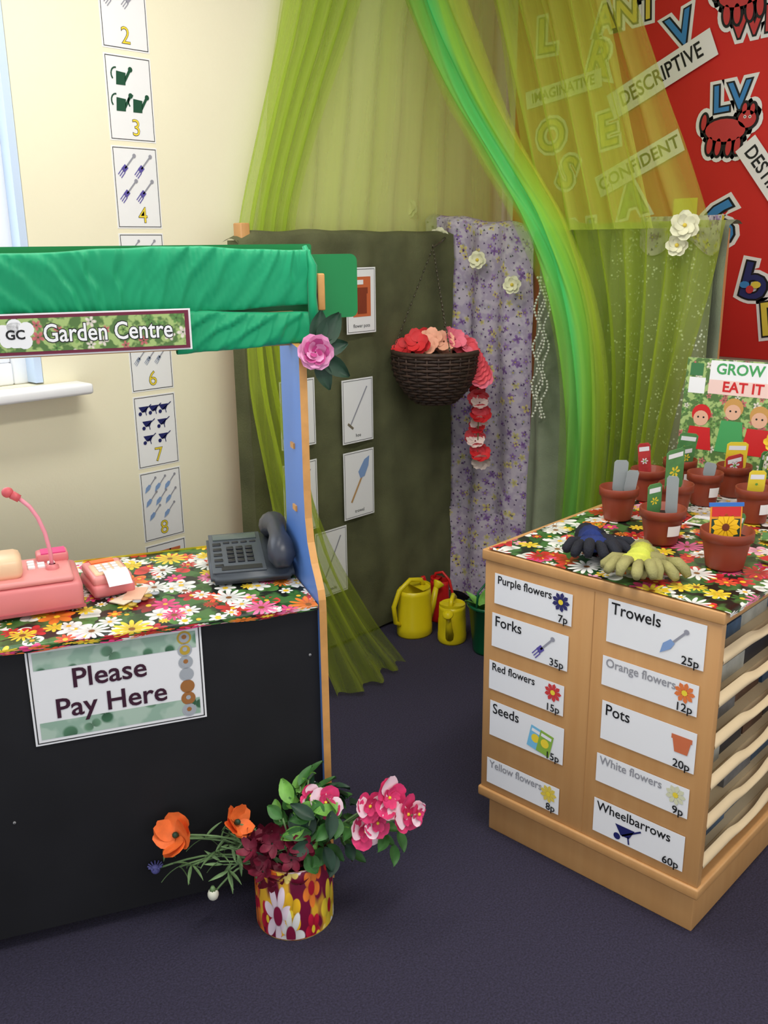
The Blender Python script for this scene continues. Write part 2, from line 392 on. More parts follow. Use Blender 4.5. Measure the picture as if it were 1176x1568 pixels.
def flat_flower(b,x,y,r,m,mc,M,z=.0012,n=8):
    for i in range(n):
        a=2*pi*i/n; ca,sa=math.cos(a),math.sin(a)
        b.poly([(x+ca*r*.2-sa*r*.1,y+sa*r*.2+ca*r*.1),(x+ca*r*.75-sa*r*.22,y+sa*r*.75+ca*r*.22),(x+ca*r,y+sa*r),(x+ca*r*.75+sa*r*.22,y+sa*r*.75-ca*r*.22),(x+ca*r*.2+sa*r*.1,y+sa*r*.2-ca*r*.1)],m,M,z)
    b.disc(x,y,r*.27,mc,M,z+.0003)
def card(b,M,w,h,border=.003,inner=.004):
    b.box((0,-h,-.0008),(w,0,0),M_paper,M)
    for a in ((inner,-h+inner,w-inner,-h+inner+border),(inner,-inner-border,w-inner,-inner),(inner,-h+inner,inner+border,-inner),(w-inner-border,-h+inner,w-inner,-inner)):
        b.rect(*a,M_black,M,.0006)
def layout(n):
    rows={1:[1],2:[2],3:[1,2],4:[2,2],5:[2,1,2],6:[3,3],7:[3,2,2],8:[3,3,2],9:[3,3,3]}[n]
    out=[]
    for j,r in enumerate(rows):
        for i in range(r): out.append(((i+.5)/r if r>1 else .3,(j+.5)/len(rows)))
    return out
kinds={1:'barrow',2:'rake',3:'can',4:'fork',5:'rake',6:'tool',7:'barrow',8:'trowel',9:'pot'}
for i in range(1,10):
    top=2.145-(i-2)*.235
    b=B('number_card'); M=BW(1.46,top,2.4492); card(b,M,.147,.222,.0018,.004)
    for (u,v) in layout(i):
        icon(b,kinds[i],.018+u*.105,-.02-v*.135,.058 if i<5 else .042,M)
    tx=(.074 if i not in(3,4) else .085)
    b.text(str(i),.062,M_black,M@T(tx,-.187,.0008),off=.0006); b.text(str(i),.062,M_numY,M@T(tx,-.187,.0012),off=-.0006); b.done()
# ------------------------------------------------------------------ notice board
b=B('notice_board'); b.box((3.27,.2,1.0),(3.299,2.40,2.5),M_board,bev=.003)
wf=mat('letter_white',S(236,232,228),.6); rf=mat('letter_red',S(196,56,56),.6); bf=mat('letter_blue',S(60,130,190),.6); nf=mat('letter_navy',S(40,45,100),.6); yf=mat('letter_yellow',S(225,200,70),.6); gf=mat('letter_green',S(90,140,60),.6)
def bigword(txt,y,z,size,rot,fill,sx=1):
    for k,(o,m) in enumerate(((.019,wf),(.008,M_black),(.002,fill))):
        b.text(txt,size,m,RW(y,z,3.268-.002*k)@RZ(math.radians(rot)),off=o,ext=.0006,sx=sx)
def critter(y,z,s,rot,col):
    # paper animal cut-out: white outline, black line, coloured body
    for k,(g_,m) in enumerate(((.022,wf),(.009,M_black),(0,col))):
        M=RW(y,z,3.2655-.0022*k)@RZ(math.radians(rot))
        def el(cx,cy,rx,ry): b.disc(cx*s,cy*s,rx*s+g_,m,M,0,20,ry*s+g_)
        el(0,0,.62,.32); el(.62,.30,.27,.24)
        for (cx,cy) in ((-.42,-.42),(-.15,-.46),(.18,-.46),(.44,-.42)): el(cx,cy,.09,.24)
        el(.50,.58,.07,.15); el(.74,.56,.07,.15); el(-.70,.22,.08,.22)
    M=RW(y,z,3.2600)@RZ(math.radians(rot))
    for ex in (.55,.70): b.disc(ex*s,.36*s,.045*s,wf,M,0,10); b.disc(ex*s,.36*s,.022*s,M_black,M,.0004,8)
critter(1.49,2.185,.13,6,rf); bigword('WILL',1.40,2.09,.11,3,rf); bigword('V',1.70,2.10,.15,20,bf)
critter(1.51,1.765,.115,-4,rf); bigword('LV',1.50,1.865,.12,4,bf); bigword('6',1.51,1.455,.22,-8,bf,1.3); bigword('G',1.24,1.93,.2,15,wf); bigword('S',1.22,1.74,.17,0,bf)
bigword('b',1.36,1.26,.17,-10,nf,1.2);  bigword('L',2.26,2.16,.17,0,yf); bigword('O',2.22,1.80,.16,10,yf); bigword('R',2.02,2.05,.16,-15,yf); bigword('E',1.97,1.80,.16,10,yf); bigword('S',2.14,1.66,.16,-20,yf)
bigword('A',1.85,1.55,.16,10,gf); bigword('N',2.06,1.42,.16,5,bf); bigword('D',1.27,1.14,.16,10,yf); bigword('m',1.65,1.28,.16,0,yf); bigword('ANT',1.92,2.19,.12,4,yf)
for (y,z) in ((1.52,1.47),(1.37,1.245)):
    M=RW(y,z,3.2575); b.disc(-.02,.01,.018,bf,M,0,10,.012); b.disc(.02,.01,.018,yf,M,0,10,.012); b.disc(0,-.006,.014,rf,M,.0005,10)
def strip(txt,y,z,w,h,rot,back=None):
    M=RW(y,z,3.257)@RZ(math.radians(rot)); b.box((-w/2,-h/2,0),(w/2,h/2,.001),wf,M); b.text(txt,h*.78,M_black,M@T(0,0,.002),off=.001,sx=w/(h*.78*len(txt)*.66))
strip('DESCRIPTIVE',1.765,1.965,.42,.095,24); strip('CONFIDENT',1.83,1.675,.36,.08,24); strip('IMAGINATIVE',2.17,1.965,.34,.065,8); strip('DESTINATION',1.31,1.56,.40,.08,-52); strip('CREATIVE',1.0,1.9,.3,.08,30)
b.box((3.262,1.59,1.46),(3.264,1.68,1.55),mat('letter_yellowpaper',S(225,205,40),.6)); 
b.done()
# ------------------------------------------------------------------ screens
b=B('olive_draped_screen')
b.box((1.775,2.292,0),(1.81,2.33,1.468),M_wood,bev=.004); b.box((2.66,2.30,0),(2.70,2.34,1.42),M_wood,bev=.004); b.box((1.80,2.305,.05),(2.66,2.325,1.40),M_wood)
def fn(u,v):
    x=lerp(1.755,2.735,u); 
    top=1.438+.012*nz(x*6,3); t=v
    if u<.06: top-=.02*(1-u/.06)
    if t<.08:
        k=t/.08; return (x, lerp(2.36,2.285,k), top+.01*math.sin(pi*k))
    k=(t-.08)/.92; z=lerp(top,.01+.03*abs(nz(x*4)),k)
    fold=.008*math.sin(x*38+2*nz(z*1.5,x*2))*(.4+.6*nz(x*3,9)**2*4)+.010*nz(x*5,z*3,2)+.006*nz(x*14,z*9,5)
    return (x,2.278+fold-.02*k*(.5+nz(x*3,z)),z)
b.grid(fn,90,60,M_dark,uvs=(1,1.5))
b.grid(lambda u,v:(1.755+.008*math.sin(u*pi),lerp(fn(0,.08+.92*v)[1],2.335,u),lerp(1.418,.02,v)),8,40,M_dark); b.done()
def fold_card(x0,z0,w,h,kind,label):
    b=B('picture_card'); M=frame((x0,2.248,z0),(1,0,0),(0,0,1)); card(b,M,w,h,.0015,.005)
    if kind=='pot':
        b.box((.03,-.16,.0005),(w-.025,-.03,.0009),mat('orange_print',S(205,105,60)),M); b.rect(.05,-.15,w-.045,-.08,M_terra,M,.002); b.rect(.045,-.085,w-.04,-.065,M_terra,M,.0022); b.rect(.05,-.055,w-.06,-.04,M_paper,M,.002)
    elif kind=='hoe':
        b.line(.035,-h+.06,w-.03,-.03,.005,icol['rake'],M,.001); b.line(.025,-h+.07,.05,-h+.05,.008,icol['hoe'],M,.0012)
    elif kind=='trowel':
        b.line(.035,-h+.06,.09,-.09,.008,icol['wd'],M,.001); b.poly([(.08,-.1),(.07,-.075),(.1,-.035),(.125,-.025),(.12,-.06),(.1,-.095)],icol['trowel'],M,.0012)
    else: icon(b,'can',w/2,-.1,.06,M,.0015)
    b.text(label,.017,M_black,M@T(w/2,-h+.025,.001)); b.done()
fold_card(2.13,.965,.148,.22,'hoe','hoe'); fold_card(2.13,.715,.148,.24,'trowel','trowel'); fold_card(2.16,1.33,.138,.215,'pot','flower pots')
fold_card(1.86,.99,.148,.22,'can','watering can'); fold_card(1.86,.72,.148,.24,'hoe','rake'); fold_card(1.99,.46,.148,.24,'hoe','spade')
b=B('lilac_floral_screen')
b.box((2.79,1.945,0),(2.83,1.985,1.44),M_wood,bev=.004); b.box((2.79,2.38,0),(2.83,2.42,1.44),M_wood,bev=.004); b.box((2.80,1.985,.05),(2.82,2.38,1.42),M_wood)
def fn(u,v):
    y=lerp(2.425,1.925,u); top=lerp(1.51,1.455,u)+.012*nz(y*9,1)
    if v<.07:
        k=v/.07; return (lerp(2.84,2.765,k),y,top+.012*math.sin(pi*k)-.01)
    k=(v-.07)/.93; z=lerp(top,.07,k)
    fold=.012*math.sin(y*46+2.2*nz(z*1.2,y*2))+.012*nz(y*7,z*2.5,4)+.006*nz(y*18,z*10)
    wave=.02*math.sin(z*4)*(1-u)
    return (2.76+fold,y+wave*.4,z)
b.grid(fn,70,60,M_lilac,uvs=(.55,1.5))
def fn(u,v):
    y=lerp(2.43,1.93,u); z=lerp(.40+.01*nz(y*8),.05,v)
    return (2.74+.012*math.sin(y*40+1)+.01*nz(y*7,z*5,8)-.015*v,y,z)
b.grid(fn,50,14,M_lilac,uvs=(.5,.35)); b.done()
b=B('grey_draped_screen')
b.box((2.78,1.86,0),(2.82,1.90,1.44),M_wood,bev=.004); b.box((2.78,1.26,0),(2.82,1.30,1.44),M_wood,bev=.004); b.box((2.79,1.30,.05),(2.81,1.86,1.42),M_wood)
def fn(u,v):
    y=lerp(1.905,1.235,u); top=1.46+.02*math.exp(-((u-.1)/.08)**2)+.01*nz(y*9,1)
    if v<.07:
        k=v/.07; return (lerp(2.84,2.765,k),y,top+.012*math.sin(pi*k)-.01)
    k=(v-.07)/.93; z=lerp(top,.05,k)
    roll=-.05*math.exp(-((u-.10)/.06)**2)*(1+.3*math.sin(z*9))
    fold=.012*math.sin(y*44+2*nz(z*1.2,y*2))+.014*nz(y*9,z*4.5,4)
    return (2.758+fold+roll,y+.03*k*(1-u),z)
b.grid(fn,80,50,M_grey,uvs=(.7,1.5))
def fn(u,v):
    y=lerp(1.60,1.26,u); z=lerp(1.44,.80-.1*math.sin(u*3),v); return (2.725+.012*math.sin(y*50)+.01*nz(y*8,z*4),y,z)
b.grid(fn,30,30,M_seq)
def fn(u,v):
    y=lerp(1.50,1.24,u); z=lerp(1.475,1.39-.03*math.sin(u*9),v); return (2.715+.012*math.sin(y*50),y,z)
b.grid(fn,30,8,M_lilac,uvs=(.36,.12)); b.done()
# ------------------------------------------------------------------ tulle drapes
b=B('lime_tulle_drape')
def fn(u,v):
    z=lerp(2.595,1.30,v); xl=pl([(0,2.18),(.45,2.03),(.8,1.93),(1,1.88)],v)[0]; x=lerp(xl,3.2,u**1.1)
    return (x,2.40+.016*math.sin(u*60+1.5*nz(z,u*3))+.01*nz(x*9,z*3),z)
b.grid(fn,160,30,M_net1,uvs=(1.3,1))
def fn(u,v):
    z=lerp(2.595,1.28,v); xl=pl([(0,2.17),(.35,2.06),(.6,1.95),(.85,1.845),(1,1.81)],v)[0]; w=pl([(0,.40),(.4,.27),(.8,.20),(1,.22)],v)[0]; x=xl+w*u
    return (x,2.375+.022*math.sin(u*30+2*nz(z*1.5,u*2)),z)
b.grid(fn,90,30,M_net2,uvs=(1,1)); b.done()
b=B('lime_tulle_drape')
def fn(u,v):
    z=lerp(1.40,.012,v)
    xl,xr,y=pl([(0,1.73,1.80,2.22),(.12,1.70,1.80,2.18),(.35,1.66,1.82,2.12),(.65,1.70,1.90,2.07),(.85,1.78,2.02,2.02),(1,1.82,2.16,1.97)],v)
    x=lerp(xl,xr,u); return (x,y+.024*math.sin(u*22+2*nz(z*2,u))-.02*v*math.sin(u*5),z+(.025*abs(nz(u*8,3)) if v>.95 else 0))
b.grid(fn,60,50,M_net3,uvs=(1,1)); b.done()
b=B('lime_tulle_canopy')
def fn(u,v):
    z=lerp(2.595,1.44,v); yl=lerp(2.44,1.88,v**.8); yr=lerp(1.88,1.24,v); y=lerp(yl,yr,u)
    x=lerp(2.95,2.66,v)+.03*math.sin(u*42+2*nz(z,u*3))+.02*nz(y*6,z*3); return (x,y,z)
b.grid(fn,120,34,M_net1b,uvs=(1,1))
def fn(u,v):
    z=lerp(2.595,1.44,v); y=lerp(lerp(2.42,1.84,v**.8),lerp(1.92,1.40,v),u); x=lerp(2.90,2.63,v)+.03*math.sin(u*30+2*nz(z,u*3)+1); return (x,y,z)
b.grid(fn,80,34,M_net1b,uvs=(1,1))
def fn(u,v):
    z=lerp(1.46,.40,v); yl=pl([(0,1.84),(.3,1.70),(.6,1.62),(1,1.63)],v)[0]; yr=pl([(0,1.22),(.2,1.25),(.6,1.33),(1,1.38)],v)[0]; y=lerp(yl,yr,u)
    return (2.665+.03*math.sin(u*46+2*nz(z*1.4,u*3))-.02*math.sin(v*3),y,z)
b.grid(fn,110,40,M_net3,uvs=(1,1)); b.done()
b=B('green_organza_swag')
path=[(0,2.60,2.36,2.59,.13),(.12,2.60,2.31,2.33,.135),(.24,2.61,2.23,2.11,.14),(.36,2.61,2.09,1.86,.145),(.48,2.59,1.90,1.62,.135),(.56,2.575,1.77,1.46,.12),(.66,2.575,1.66,1.24,.105),(.77,2.575,1.60,1.0,.095),(.88,2.58,1.585,.74,.09),(1,2.62,1.62,.42,.09)]
def fn(u,v):
    x,y,z,w=pl(path,v); d=(u-.5)*2; 
    return (x-.02*(1-d*d)+.014*math.sin(u*19+4*nz(v*3,u))+.006*math.sin(u*41+5*nz(v*2,u*2)),y-d*w*.95,z-d*w*.3*max(0,1-abs(v-.42)/.3))
b.grid(fn,50,90,M_satin,uvs=(1,1)); b.done()
# ------------------------------------------------------------------ silver bead garland
b=B('silver_bead_garland'); sb=mat('silver_bead',S(200,202,185),.35,metal=.3)
for k in range(4):
    for i in range(46):
        t=i/45; b.ball((2.670-.012*(k%2)+.004*nz(i,k),1.805+.011*k+.012*math.sin(i*.5+k)+.006*nz(i*1.3,k),1.29-t*.47),.0052,sb,seg=6)
b.done()
# ------------------------------------------------------------------ white silk flowers
M_wp=mat('silk_white_petal',S(226,224,190),.6,.04,30); M_yc=mat('flower_yellow_centre',S(215,190,70),.7)
for (x,y,z,r) in [(2.70,2.46,1.53,.034),(2.70,2.31,1.425,.036),(2.70,2.13,1.345,.032),(2.70,1.975,1.262,.032),(2.60,1.30,1.445,.042),(2.61,1.325,1.39,.032)]:
    b=B('white_silk_flower'); M=face((x,y,z),(-1,-.55,.15),random.random()*3)
    petals(b,M,r,6,M_wp,1.0,.25,0,.2); petals(b,M@T(0,0,.004),r*.7,5,M_wp,1.0,.5,.4); b.ball((0,0,.008),.006,M_yc,M,8)
    b.tube([(0,0,0),(0,0,-.03),(.005,0,-.05)],.002,M_stem,M,6); b.done()
# ------------------------------------------------------------------ hanging basket
b=B('hanging_basket'); M_wick=mat('dark_wicker',S(46,32,26),.6,.3,90,.5,200); M_wick2=mat('dark_wicker2',S(62,44,34),.6,.3,90)
C=V3((2.455,2.115,.87)); R0=.148; Hh=.165
def brad(t): return R0*(.45+.55*math.sin(min(1,t*1.15)*pi/2)**.8)
b.lathe([(0.001,.0)]+[(brad(i/10)-.006,i/10*Hh) for i in range(11)],M_wick,T(*C))
for j in range(17):
    t=j/16; r=brad(t); pts=[]
    for i in range(49):
        a=2*pi*i/48; rr=r+.0035*math.cos(i*pi/2+j*pi)
        pts.append(C+V3((rr*math.cos(a),rr*math.sin(a),t*Hh+.002*nz(i,j))))
    b.tube(pts,.0055,M_wick if j%2 else M_wick2,seg=6)
for i in range(24):
    a=2*pi*i/24; b.tube([C+V3(((brad(t/6)+.001)*math.cos(a),(brad(t/6)+.001)*math.sin(a),t/6*Hh)) for t in range(7)],.004,M_wick2,seg=5)
b.lathe([(R0-.01,Hh),(R0+.006,Hh+.003),(R0+.009,Hh+.01),(R0+.004,Hh+.018),(R0-.01,Hh+.016)],M_wick2,T(*C))
M_chain=mat('dark_chain',S(90,86,70),.4,metal=.6)
hook=C+V3((.10,.10,.52))
for a in (2.4,4.2,.4):
    p0=C+V3((R0*math.cos(a),R0*math.sin(a),Hh+.01)); 
    for i in range(26):
        p=p0.lerp(hook,i/25); q=p0.lerp(hook,(i+.8)/25); b.tube([p,q],.0032 if i%2 else .0018,M_chain,seg=5)
b.tube([hook,hook+V3((.08,.03,.02)),hook+V3((.17,.08,.04))],.004,M_chain)
fc=[mat('silk_red',S(205,40,45),.6,.1,40),mat('silk_peach',S(235,170,140),.6,.1,40),mat('silk_coral',S(225,80,90),.6,.1,40),mat('silk_pink',S(230,110,130),.6,.1,40)]
for i in range(30):
    a=random.random()*2*pi; rr=random.random()*.11+.02; 
    p=C+V3((rr*math.cos(a),rr*math.sin(a),Hh+.02+random.random()*.04)); s_=(p-C).dot(V3((.695,-.719,0)))
    m=fc[0] if s_<-.05 else (fc[1] if s_<.05 else random.choice([fc[2],fc[3],fc[0]]))
    petals(b,face(p,(math.cos(a)*.6-.5,math.sin(a)*.6-.5,.8),i),.038,5,m,1.1,.3,0,.2)
for i in range(8): 
    p=C+V3((.695,-.719,0))*(.11+.008*i)+V3((-.03,-.02,Hh+.02-.014*i)); petals(b,face(p,(-.8,-.7,.3),i),.040,6,random.choice(fc[2:]),1.1,.3,0,.2)
b.done()
b=B('flower_garland'); M_wl=mat('silk_offwhite',S(235,215,205),.6)
for i in range(15):
    t=i/14; p=V3((2.60+.006*math.sin(i),2.035+.012*math.sin(i*.8),.975-t*.33)); 
    petals(b,face(p,(-.6,-.5,.7 if i%2 else -.4),i),.034+.005*math.sin(i*2),7,(fc[0] if i%2 else fc[2]) if i%3<2 else M_wl,1.0,.35,0,.1)
b.tube([(2.60,2.035,1.0),(2.60,2.035,.65)],.002,M_stem); b.done()
# ------------------------------------------------------------------ watering cans
def wateringcan(x,y,r,h,m,rot):
    b=B('watering_can'); M=T(x,y,0)@RZ(rot)
    b.lathe([(.001,0),(r*.95,0),(r,.006),(r,h*.2),(r*.98,h*.22),(r*.96,h*.6),(r*.93,h*.64),(r*.92,h*.9),(r*.9,h),(r*.86,h),(r*.86,h*.75),(.001,h*.74)],m,M,28,1,.85)
    b.grid(lambda u,v:(r*.9*math.cos(lerp(-.5*pi,.5*pi,u)),r*.77*math.sin(lerp(-.5*pi,.5*pi,u)),h+v*.012*math.cos(lerp(-.5*pi,.5*pi,u))),14,3,m,M)
    b.poly([(r*.88*math.cos(t),r*.75*math.sin(t)) for t in [lerp(-.5*pi,.5*pi,i/12) for i in range(13)]],m,M,h+.005)
    b.tube([(r*.8,0,h*.2),(r*1.2,0,h*.55),(r*1.45,0,h*.9)],[r*.28,r*.2,r*.14],m,M,10)
    b.lathe([(r*.14,0),(r*.32,.02),(r*.3,.025),(.001,.03)],m,M@T(r*1.43,0,h*.88)@RY(.7),16)
    b.tube([(-r*.8,0,h*.25),(-r*1.25,0,h*.35),(-r*1.35,0,h*.7),(-r*1.0,0,h*1.02),(-r*.3,0,h*1.2),(r*.4,0,h*1.15),(r*.6,0,h*1.0)],r*.13,m,M,10)
    b.done()
wateringcan(2.385,2.150,.070,.180,M_yel,-.2)
wateringcan(2.435,2.01,.062,.140,M_yel,-2.6)
wateringcan(2.545,2.165,.040,.165,M_redp,1.9)
b=B('green_bucket'); M=T(2.450,1.850,0)
b.lathe([(.001,0),(.055,0),(.058,.01),(.075,.17),(.082,.175),(.082,.185),(.072,.183),(.055,.02),(.001,.015)],M_grnp,M)
b.tube([(.078,0,.17),(.07,0,.24),(0,0,.275),(-.07,0,.24),(-.078,0,.17)],.004,M_grnp,M)
for i in range(5): leaf(b,M@T(-.02,.02,.15)@RZ(i*1.3)@RX(.9),.09,.04,M_leafl)
b.done()
# ------------------------------------------------------------------ play shop counter
E0,E1=-.62,.49
b=B('play_shop_counter')
b.box((E0,1.762,.036),(E1,1.777,.675),M_blackboard,CM)
b.box((E0,1.762,.66),(E1,2.20,.675),M_wood,CM)
b.box((E0+.01,1.80,.30),(E1,2.18,.315),M_wood,CM)
prof=[(1.748,0),(1.748,.66),(1.75,.685),(1.758,.705),(1.775,.725),(1.80,.75),(1.825,.79),(1.838,.84),(1.842,.90),(1.842,1.20),(1.95,1.21),(1.95,1.38),(1.985,1.38),(2.0,1.37),(2.0,.80),(2.02,.74),(2.20,.70),(2.20,0)]
for e0 in (E1,E0-.016):
    M=frame(W(e0,0,0),nD,(0,0,1)); M=M@Matrix.Diagonal((1,1,-1,1)) if (nD.cross(V3((0,0,1)))).dot(eD)<0 else M
    b.prism(prof,.016,M_blue,M,M_edge)
for z in (.84,.98): b.box((E1-.004,1.90,z),(E1,1.925,z+.012),M_edge,CM)
def rrect(x0,y0,x1,y1,r,n=6):
    out=[]
    for cx,cy,a0 in ((x1-r,y0+r,-pi/2),(x1-r,y1-r,0),(x0+r,y1-r,pi/2),(x0+r,y0+r,pi)):
        for i in range(n+1): a=a0+i/n*pi/2; out.append((cx+r*math.cos(a),cy+r*math.sin(a)))
    return out
b.prism(rrect(E0-.1,1.252,.648,1.383,.015),.012,M_greenboard,CF(0,1.942,0))
b.prism(rrect(E0-.1,1.38,.56,1.404,.005),.014,M_greenboard,CF(0,1.985,0))
b.box((E0,1.91,1.20),(E1+.01,1.925,1.27),M_wood,CM)
b.box((.535,1.905,1.285),(.562,1.925,1.335),mat('blue_paint',S(40,80,190),.4),CM,bev=.003); b.box((.550,1.895,1.27),(.566,1.915,1.345),M_edge,CM,bev=.003)
for (e,z) in ((-.15,.30),(.47,.56),(.47,.25),(-.45,.5)): b.lathe([(.001,0),(.003,0),(.003,.0015),(.001,.002)],mat('screw_cap',S(150,150,150),.4),CF(e,1.7615,z),10)
counter=b.done()
b=B('swag_fabric')
def wrap(e0,e1,nc,zc,hn,hz,seed,nu=620,k=20,amp=.008):
    def ramp_(ph):
        f=ph%1.0
        return (f/.82)**1.4 if f<.82 else (1-(f-.82)/.18)**1.2
    def fn(u,v):
        e=lerp(e0,e1,u); a=v*2*pi
        ca,sa=math.cos(a),math.sin(a)
        p=5; kk=(abs(ca)**p+abs(sa)**p)**(-1/p)
        zz=max(-1,min(1,sa*kk)); zm=zz*hz
        swing=1.3*math.sin(e*7.5+seed)                       # pleats fan left and right
        ph=k*(e+zm*swing)+1.1*nz(e*3.2,zm*8,seed)+.25*nz(e*12,zm*30,seed)
        ph2=k*2.3*(e+zm*swing*.8)+1.5*nz(e*5,zm*12,seed+3)
        dep=.45+.8*abs(nz(e*5,zm*10,seed+7))
        h=ramp_(ph)*amp*dep+ramp_(ph2)*amp*.28
        sag=.005*math.sin(e*11+seed)*(-zz)+.003*nz(e*14,seed)
        return W(e,nc+ca*kk*hn-(h if ca<.2 else h*max(0,(.6-ca)/.4)),zc+zm+sag)
    b.grid(fn,nu,44,M_em,uvs=((e1-e0),.35))
wrap(E0-.08,.538,1.912,1.337,.012,.060,2.0)
wrap(E0-.08,.28,1.915,1.247,.010,.030,5.0,k=17)
wrap(.255,.535,1.908,1.236,.014,.037,8.3,180,14,.011)
b.tube([W(.528,1.91,1.40),W(.540,1.90,1.36),W(.536,1.89,1.30),W(.540,1.89,1.22)],[.005,.011,.009,.013],M_em); b.done(parent=counter)
b=B('garden_centre_sign'); MS=CF(-.088,1.868,1.282)
b.box((0,-.073,-.002),(.365,0,0),mat('maroon_border',S(110,30,55),.4),MS); b.rect(.008,-.067,.357,-.006,M_photo,MS,.0006)
for (x,y,r) in ((.045,-.036,.024),(.025,-.030,.014),(.065,-.026,.014),(.03,-.046,.013),(.060,-.048,.014),(.045,-.02,.014)): b.disc(x,y,r,M_paper,MS,.001+x*.002)
b.text('GC',.024,M_black,MS@T(.045,-.036,.0018),off=.0006); b.text('Garden Centre',.047,M_black,MS@T(.213,-.036,.0014),off=.0022,sx=.82); b.text('Garden Centre',.047,M_paper,MS@T(.213,-.036,.002),sx=.82,off=.0006)
b.box((-.002,-.076,-.0025),(.369,.003,-.002),M_paper,MS); b.done()
b=B('pay_here_sign'); MS=CF(-.092,1.757,.668); w,h=.335,.208
b.box((0,-h,-.001),(w,0,0),M_paper,MS); 
for a in ((.004,-h+.004,w-.004,-h+.006),(.004,-.006,w-.004,-.004),(.004,-h+.004,.006,-.004),(w-.006,-h+.004,w-.004,-.004)): b.rect(*a,M_black,MS,.0008)
b.rect(.012,-.048,w-.012,-.012,M_leafprint,MS,.0008); b.rect(.012,-h+.012,w-.012,-h+.048,M_leafprint,MS,.0008)
mi_=mat('maroon_ink',S(60,25,45),.5)
b.text('Please',.058,mi_,MS@T(w*.45,-.076,.0015),off=.0008); b.text('Pay Here',.058,mi_,MS@T(w*.45,-.136,.0015),off=.0008)
coin=[mat('coin_gold',S(190,160,60),.4),mat('coin_silver',S(170,175,180),.4),mat('coin_bronze',S(165,110,60),.4)]
for i,(m1,m2) in enumerate(((0,1),(1,0),(1,1),(1,1),(2,2),(2,2),(1,1))):
    b.disc(w-.035,-.024-i*.0268,.0145,coin[m1],MS,.0012,18); b.disc(w-.035,-.024-i*.0268,.0105,coin[m2],MS,.0016,18); b.disc(w-.035,-.022-i*.0268,.005,coin[1] if i%2 else coin[2],MS,.002,10)
b.done()
b=B('counter_tablecloth')
def fn(u,v):
    e=lerp(E0+.005,E1-.004,u)
    if v<.85: k=v/.85; return W(e,lerp(2.215,1.745,k),.6795+.0015*nz(e*9,k*4))
    k=(v-.85)/.15; return W(e,1.742-.004*abs(nz(e*12,2)),.679-k*(.010+.012*abs(nz(e*7,5))))
b.grid(fn,100,40,M_oil,uvs=(1.11,.5)); b.grid(lambda u,v:W(lerp(E0+.03,E1-.1,u),lerp(2.215,2.222,v),lerp(.684,.66,v)),10,2,mat('yellow_edging',S(230,215,60),.5)); b.done()
# telephone
b=B('telephone'); M=T(*W(.398,2.0,.684))@Matrix.Rotation(math.atan2(eD.y,eD.x)-.12,4,'Z')@SC(1.12)
M_ph=mat('phone_grey',S(76,82,88),.4,.04,20); M_ph2=mat('phone_dark',S(56,60,70),.35,.04,20); M_key=mat('phone_key',S(34,36,40),.4)
bmx=bmesh.new(); bmesh.ops.create_cube(bmx,size=1)
for v in bmx.verts: v.co=V3((v.co.x*.165,v.co.y*.17,(0 if v.co.z<0 else (.022 if v.co.y<0 else .055))))
bmesh.ops.bevel(bmx,geom=bmx.edges[:],offset=.008,segments=3,affect='EDGES'); bmx.verts.index_update(); b.bm(bmx,M_ph,M,True)
sl=math.atan2(.033,.17); MT=M@T(0,0,.0385)@RX(sl)
b.box((-.078,-.08,0),(.028,.08,.003),M_ph,MT,bev=.001)
for j in range(4):
    for i in range(3): b.box((-.045+i*.019,-.045+j*.017,.002),(-.031+i*.019,-.034+j*.017,.0065),M_key,MT,bev=.001)
for j in range(5): b.box((-.072,-.06+j*.022,.002),(-.055,-.05+j*.022,.005),M_key,MT,bev=.001)
for i in range(4): b.box((-.05+i*.018,.035,.002),(-.037+i*.018,.041,.005),M_key,MT,bev=.001)
b.box((-.07,.05,.002),(.02,.072,.006),mat('phone_lcd',S(90,100,95),.2),MT,bev=.001)
b.box((-.06,-.074,.002),(.02,-.058,.004),M_key,MT)
hp=[(.058,-.088,.034),(.058,-.075,.05),(.058,-.05,.066),(.058,-.02,.074),(.058,.02,.076),(.058,.05,.07),(.058,.075,.058),(.058,.088,.045)]
b.tube(hp,[.014,.028,.026,.018,.018,.026,.030,.018],M_ph2,M@T(0,.0,.006)@RX(.10),14)
b.tube([(.075+.006*math.cos(i*.8),.02+.0009*i-.03,.013+.006*math.sin(i*.8)) for i in range(90)],.0018,M_ph2,M,5)
b.done()
# pink toy register
b=B('toy_cash_register'); M=T(*W(-.075,1.958,.683))@Matrix.Rotation(math.atan2(eD.y,eD.x)+.06,4,'Z')
M_pk=mat('pink_plastic',S(222,128,128),.35,.03,10); M_pk2=mat('pink_plastic_light',S(232,150,145),.35,.03,10); M_pc=mat('peach_plastic',S(240,200,160),.35)
b.box((-.13,-.075,0),(.10,.085,.062),M_pk,M,bev=.010); b.box((-.13,-.07,.062),(.085,.08,.076),M_pk2,M,bev=.006)
b.box((-.135,-.078,.006),(.102,-.072,.012),mat('pink_seam',S(180,90,95),.5),M)
b.box((-.10,-.05,.072),(-.01,.04,.118),M_pc,M,bev=.014)
for i in range(3):
    for j in range(3): b.box((-.0+i*.02,.0+j*.018,.074),(.015+i*.02,.013+j*.018,.081),M_paper,M,bev=.002)
b.box((.02,.035,.072),(.085,.078,.094),M_pk,M,bev=.005); b.box((.03,.037,.093),(.08,.074,.0955),mat('magenta_label',S(225,70,130),.4),M)
mp=[(.048,-.01,.074),(.047,-.01,.115),(.041,-.01,.155),(.031,-.005,.187),(.018,0,.211),(-.001,.005,.230)]
b.lathe([(.014,0),(.013,.008),(.007,.012)],M_pk,M@T(.048,-.01,.074),16)
b.tube(mp,.0042,mat('pink_stem',S(240,150,165),.35),M,8)
M_mic=mat('mic_red',S(215,95,100),.4)
